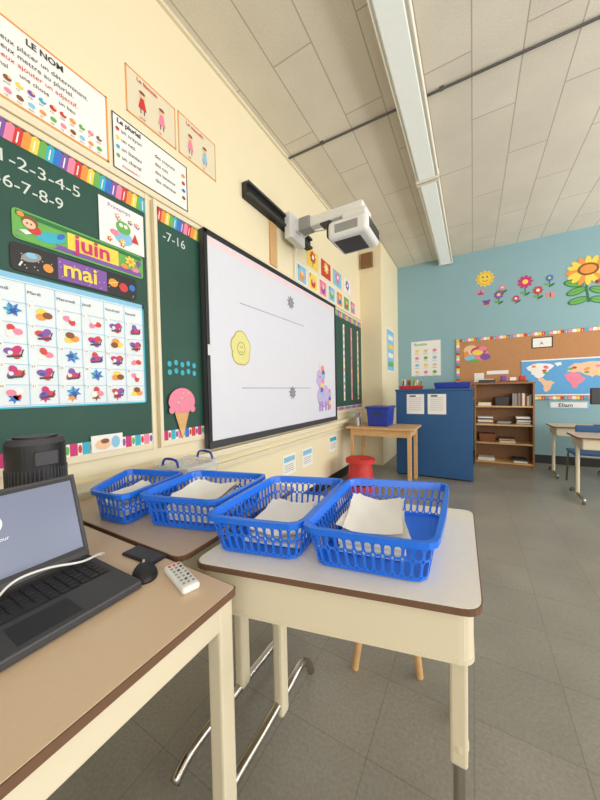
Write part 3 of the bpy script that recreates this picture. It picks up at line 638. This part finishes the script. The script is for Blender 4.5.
# ---------------------------------------------------------------- baskets
def basket(c,z0=0.7505,z1=0.862,sheets=1,sx=0.0,sw=None):
    cen=sum((Vector(p) for p in c),Vector((0,0)))/4
    T=rpoly(c,0.035,6); Bq=rpoly([tuple(cen+(Vector(p)-cen)*0.88) for p in c],0.03,6)
    b=B("blue_plastic_basket")
    n=len(T); L=[0]
    for i in range(n): L.append(L[-1]+(Vector(T[(i+1)%n])-Vector(T[i])).length)
    tot=L[-1]
    def at(P,s):
        s=(s%1.0)*tot
        for i in range(n):
            if s<=L[i+1]+1e-9:
                t=(s-L[i])/max(1e-9,L[i+1]-L[i]); return Vector(P[i])*(1-t)+Vector(P[(i+1)%n])*t
        return Vector(P[0])
    def P(s,t):
        q=at(Bq,s)*(1-t)+at(T,s)*t; return Vector((q.x,q.y,z0+0.003+(z1-z0-0.003)*t))
    N=int(round(tot/0.0235)); t=bmesh.new()
    def quad(s0,s1,t0,t1): t.faces.new([t.verts.new(P(*q)) for q in ((s0,t0),(s1,t0),(s1,t1),(s0,t1))])
    def hole(s0,s1,t0,t1,ms,mt):
        K=16; o=[];inn=[]
        for k in range(K):
            a=2*math.pi*(k+0.5)/K; cx,cy=math.cos(a),math.sin(a); m=max(abs(cx),abs(cy))
            o.append(t.verts.new(P((s0+s1)/2+cx/m*(s1-s0)/2,(t0+t1)/2+cy/m*(t1-t0)/2)))
            e=0.55
            hx=math.copysign(abs(cx)**e,cx);hy=math.copysign(abs(cy)**e,cy)
            inn.append(t.verts.new(P((s0+s1)/2+hx*(s1-s0)*ms/2,(t0+t1)/2+hy*(t1-t0)*mt/2)))
        for k in range(K): t.faces.new((o[k],o[(k+1)%K],inn[(k+1)%K],inn[k]))
    for i in range(N):
        s0=i/N;s1=(i+1)/N
        quad(s0,s1,0,0.06); hole(s0,s1,0.06,0.50,0.68,0.88); hole(s0,s1,0.50,0.82,0.68,0.84); quad(s0,s1,0.82,1.0)
    for i in range(N):
        s0=i/N;s1=(i+1)/N
        a=P(s0,1);bb=P(s1,1);ce=Vector((cen.x,cen.y,z1)); oa=a+(a-ce).normalized()*0.013;ob=bb+(bb-ce).normalized()*0.013
        dz=Vector((0,0,-0.013))
        t.faces.new([t.verts.new(q) for q in (a,bb,ob,oa)]); t.faces.new([t.verts.new(q) for q in (oa,ob,ob+dz,oa+dz)])
    t.faces.new([t.verts.new(P(i/N,0)) for i in range(N)])
    bmesh.ops.remove_doubles(t,verts=t.verts[:],dist=0.0003)
    bmesh.ops.recalc_face_normals(t,faces=t.faces[:])
    b._merge(t,basketblue)
    o=b.done(); m=o.modifiers.new("thick","SOLIDIFY"); m.thickness=0.0028; m.offset=0
    # loose papers
    ax=(Vector(c[1])-Vector(c[0])).normalized(); ang=math.atan2(ax.y,ax.x)
    w=sw or min(0.20,(Vector(c[1])-Vector(c[0])).length*0.66); h=min(0.27,(Vector(c[3])-Vector(c[0])).length*0.62)
    q=B("paper_stack"); zz=z0+0.007
    for k in range(sheets):
        r=ang+random.uniform(-.05,.05); M=Matrix.Translation((cen.x+sx+random.uniform(-.004,.004),cen.y+random.uniform(-.004,.004),zz))@Matrix.Rotation(r,4,'Z')
        q.box(-w/2,w/2,-h/2,h/2,0,0.007,[white,creamtrim][k%2],M=M)
        zz+=0.0075
    for k in range(3):
        r=ang+[0.16,-0.12,0.04][k]; M=Matrix.Translation((cen.x+sx+[0.008,-0.008,0.0][k],cen.y+[-0.01,0.01,0.0][k],zz+0.002+0.006*k))@Matrix.Rotation(r,4,'Z')
        q.sheet(w*0.93,h*0.95,white,0.014,M=M,ph=1.7*k+cen.x*9)
    q.done()
basket([(-0.372,0.65),(-0.075,0.705),(-0.082,1.17),(-0.405,1.085)],sheets=5,sx=-0.03,sw=0.17)
basket([(-0.645,0.585),(-0.39,0.65),(-0.43,1.06),(-0.69,0.98)],sheets=1)
basket([(-0.985,0.60),(-0.70,0.675),(-0.74,0.985),(-1.05,0.90)],sheets=7)
basket([(-1.19,0.55),(-1.02,0.565),(-1.09,0.86),(-1.36,0.78)],sheets=5)
b=B("clear_storage_box"); b.box(-1.42,-1.18,0.96,1.17,0.751,0.835,clearp,0.012,taper=0.92); b.box(-1.43,-1.17,0.95,1.18,0.833,0.846,clearp,0.005)
b.box(-1.38,-1.22,1.0,1.13,0.755,0.79,white)
for y in (0.955,1.175): b.tube([(-1.36,y,0.84),(-1.34,y,0.875),(-1.26,y,0.875),(-1.24,y,0.84)],0.006,navy,smooth_n=4)
b.done()

# ---------------------------------------------------------------- laptop
b=B("laptop"); x0,x1,y0,y1=-0.905,-0.665,0.075,0.405; zt=0.7515
b.box(x0,x1,y0,y1,zt+0.002,zt+0.02,darkg,0.004)
for (x,y) in [(x0+.02,y0+.02),(x1-.02,y0+.02),(x0+.02,y1-.02),(x1-.02,y1-.02)]: b.cyl((x,y,zt-0.0002),(x,y,zt+0.003),0.008,rubber,10)
b.box(x0+0.025,x0+0.135,y0+0.015,y1-0.015,zt+0.0195,zt+0.0205,black)
for r in range(6):
    for k in range(15):
        if r==5 and 4<k<9: continue
        xx=x0+0.03+r*0.0175; yy=y0+0.019+k*0.0196
        b.box(xx,xx+0.0148,yy,yy+0.0168,zt+0.0205,zt+0.0228,black,0.0012,1)
b.box(x0+0.03+5*0.0175,x0+0.045+5*0.0175,y0+0.019+5*0.0196,y0+0.019+9*0.0196-0.003,zt+0.0205,zt+0.0228,black)
b.box(x1-0.085,x1-0.015,0.19,0.29,zt+0.0198,zt+0.0206,black)
SM=Matrix.Translation((x0+0.006,0,zt+0.021))@Matrix.Rotation(math.radians(-19),4,'Y')
b.box(-0.008,0,y0,y1,0,0.222,darkg,0.003,M=SM)
lap=mat("laptop_screen_glow",(108,116,140),0.3,var=0.4,scale=1.6,emis=0.22)
b.box(0,0.0015,y0+0.008,y1-0.008,0.015,0.215,black,M=SM); b.box(0.0012,0.0022,y0+0.013,y1-0.013,0.026,0.206,lap,M=SM)
FM=SM@frame((0.0026,0,0),(0,1,0),(0,0,1),(1,0,0)); old=b.M; b.M=FM
b.ell(0.225,0.145,0.022,0.022,0,white); b.ell(0.225,0.145,0.018,0.018,0.0004,lap); b.ell(0.225,0.145,0.005,0.012,0.0008,white,12); b.text("Bonjour",0.215,0.105,0.012,0,white); b.M=old
b.cyl((x0+0.003,y0+0.04,zt+0.018),(x0+0.003,y1-0.04,zt+0.018),0.006,black)
b.done()
b=B("white_charging_cable"); b.tube([(-0.885,0.418,0.765),(-0.87,0.425,0.77),(-0.84,0.40,0.79),(-0.82,0.35,0.80),(-0.835,0.29,0.812),(-0.855,0.24,0.805),(-0.83,0.20,0.792),(-0.78,0.17,0.784),(-0.73,0.10,0.782),(-0.66,0.04,0.765),(-0.6,-0.1,0.756)],0.0026,whitep,smooth_n=6); b.done()
# speaker
b=B("portable_speaker"); cx,cy=-1.20,0.40
b.cyl((cx,cy,0.7515),(cx,cy,1.055),0.075,black,40); b.cyl((cx,cy,1.055),(cx,cy,1.072),0.075,darkg,40,0.066); b.cyl((cx,cy,1.072),(cx,cy,1.078),0.055,black,32)
for i in range(48):
    a=2*math.pi*i/48; b.box(-0.0012,0.0012,-0.0012,0.0012,0.80,0.98,darkg,M=Matrix.Translation((cx+0.0755*math.cos(a),cy+0.0755*math.sin(a),0)))
b.box(cx+0.06,cx+0.079,cy-0.03,cy+0.03,0.99,1.035,darkg,0.004)
b.done()
# mouse
M=Matrix.Translation((-0.712,0.440,0.7512))@Matrix.Rotation(math.radians(62),4,'Z')
b=B("computer_mouse",M); t=bmesh.new(); bmesh.ops.create_uvsphere(t,u_segments=24,v_segments=14,radius=1)
for v in t.verts:
    v.co.x*=0.029*(1-0.12*v.co.y); v.co.y*=0.046; v.co.z=max(0,v.co.z)*0.025
b._merge(t,black,None,True); b.box(-0.001,0.001,0.0,0.041,0.0185,0.0205,darkg); b.cyl((-0.003,0.022,0.022),(0.003,0.022,0.022),0.006,grayp,14); b.done()
# phone
M=Matrix.Translation((-0.80,0.505,0.7512))@Matrix.Rotation(math.radians(3),4,'Z')
b=B("smartphone",M); b.box(-0.055,0.070,-0.040,0.010,0,0.008,black,0.003); b.box(-0.05,0.065,-0.036,0.006,0.008,0.0086,darkg); b.done()
# remote
M=Matrix.Translation((-0.610,0.468,0.7512))@Matrix.Rotation(math.radians(-17),4,'Z')
b=B("remote_control",M); b.box(-0.062,0.062,-0.021,0.021,0,0.017,whitep,0.007,3)
for i in range(7):
    for j in range(3): b.cyl((-0.046+0.015*i,-0.011+0.011*j,0.017),(-0.046+0.015*i,-0.011+0.011*j,0.0188),0.0034,[grayp,grayp,darkg][(i*j)%3] if i>0 else red,10)
b.done()

# ---------------------------------------------------------------- lights
K=0.58
def area(name,loc,rot,sx,sy,e,col=(1,1,1)):
    l=bpy.data.lights.new(name,'AREA'); l.shape='RECTANGLE'; l.size=sx; l.size_y=sy; l.energy=e*K; l.color=col
    o=bpy.data.objects.new(name,l); scn.collection.objects.link(o); o.location=loc; o.rotation_euler=rot; return o
for i,(a,bb) in enumerate(wins):
    area("window_daylight_%d"%(i+1),(RX+0.04,(a+bb)/2,1.95),(0,math.radians(90),0),1.9,bb-a-0.1,[85,88,160][i],(1.0,0.99,0.97))
    area("window_groundlight_%d"%(i+1),(RX-0.35,(a+bb)/2,1.25),(0,math.radians(138),0),0.6,bb-a-0.1,[50,54,64][i],(1.0,0.97,0.91))  # added uplights inside the room, standing in for bounce onto the ceiling
area("window_daylight_4",(1.9,YF-0.04,1.95),(math.radians(90),0,0),3.3,1.9,115,(1.0,0.99,0.97))  # added fill lamp, brightens the teal wall and desk aprons
wd=bpy.data.worlds.new("world"); scn.world=wd; wd.use_nodes=True
wd.node_tree.nodes["Background"].inputs[0].default_value=(0.75,0.85,1,1); wd.node_tree.nodes["Background"].inputs[1].default_value=1.0
# ---------------------------------------------------------------- camera
R=[[0.86622,0.49926,-0.02019],[0.00333,0.03463,0.99939],[0.49965,-0.86576,0.02833]]
cd=bpy.data.cameras.new("camera"); co=bpy.data.objects.new("camera",cd); scn.collection.objects.link(co)
Mc=Matrix.Identity(4)
for i in range(3):
    for j in range(3): Mc[i][j]=R[j][i]
Mc[2][3]=1.2
co.matrix_world=Mc
cd.sensor_fit='HORIZONTAL'; cd.sensor_width=36; cd.lens=18; cd.clip_start=0.02; cd.clip_end=100
scn.camera=co
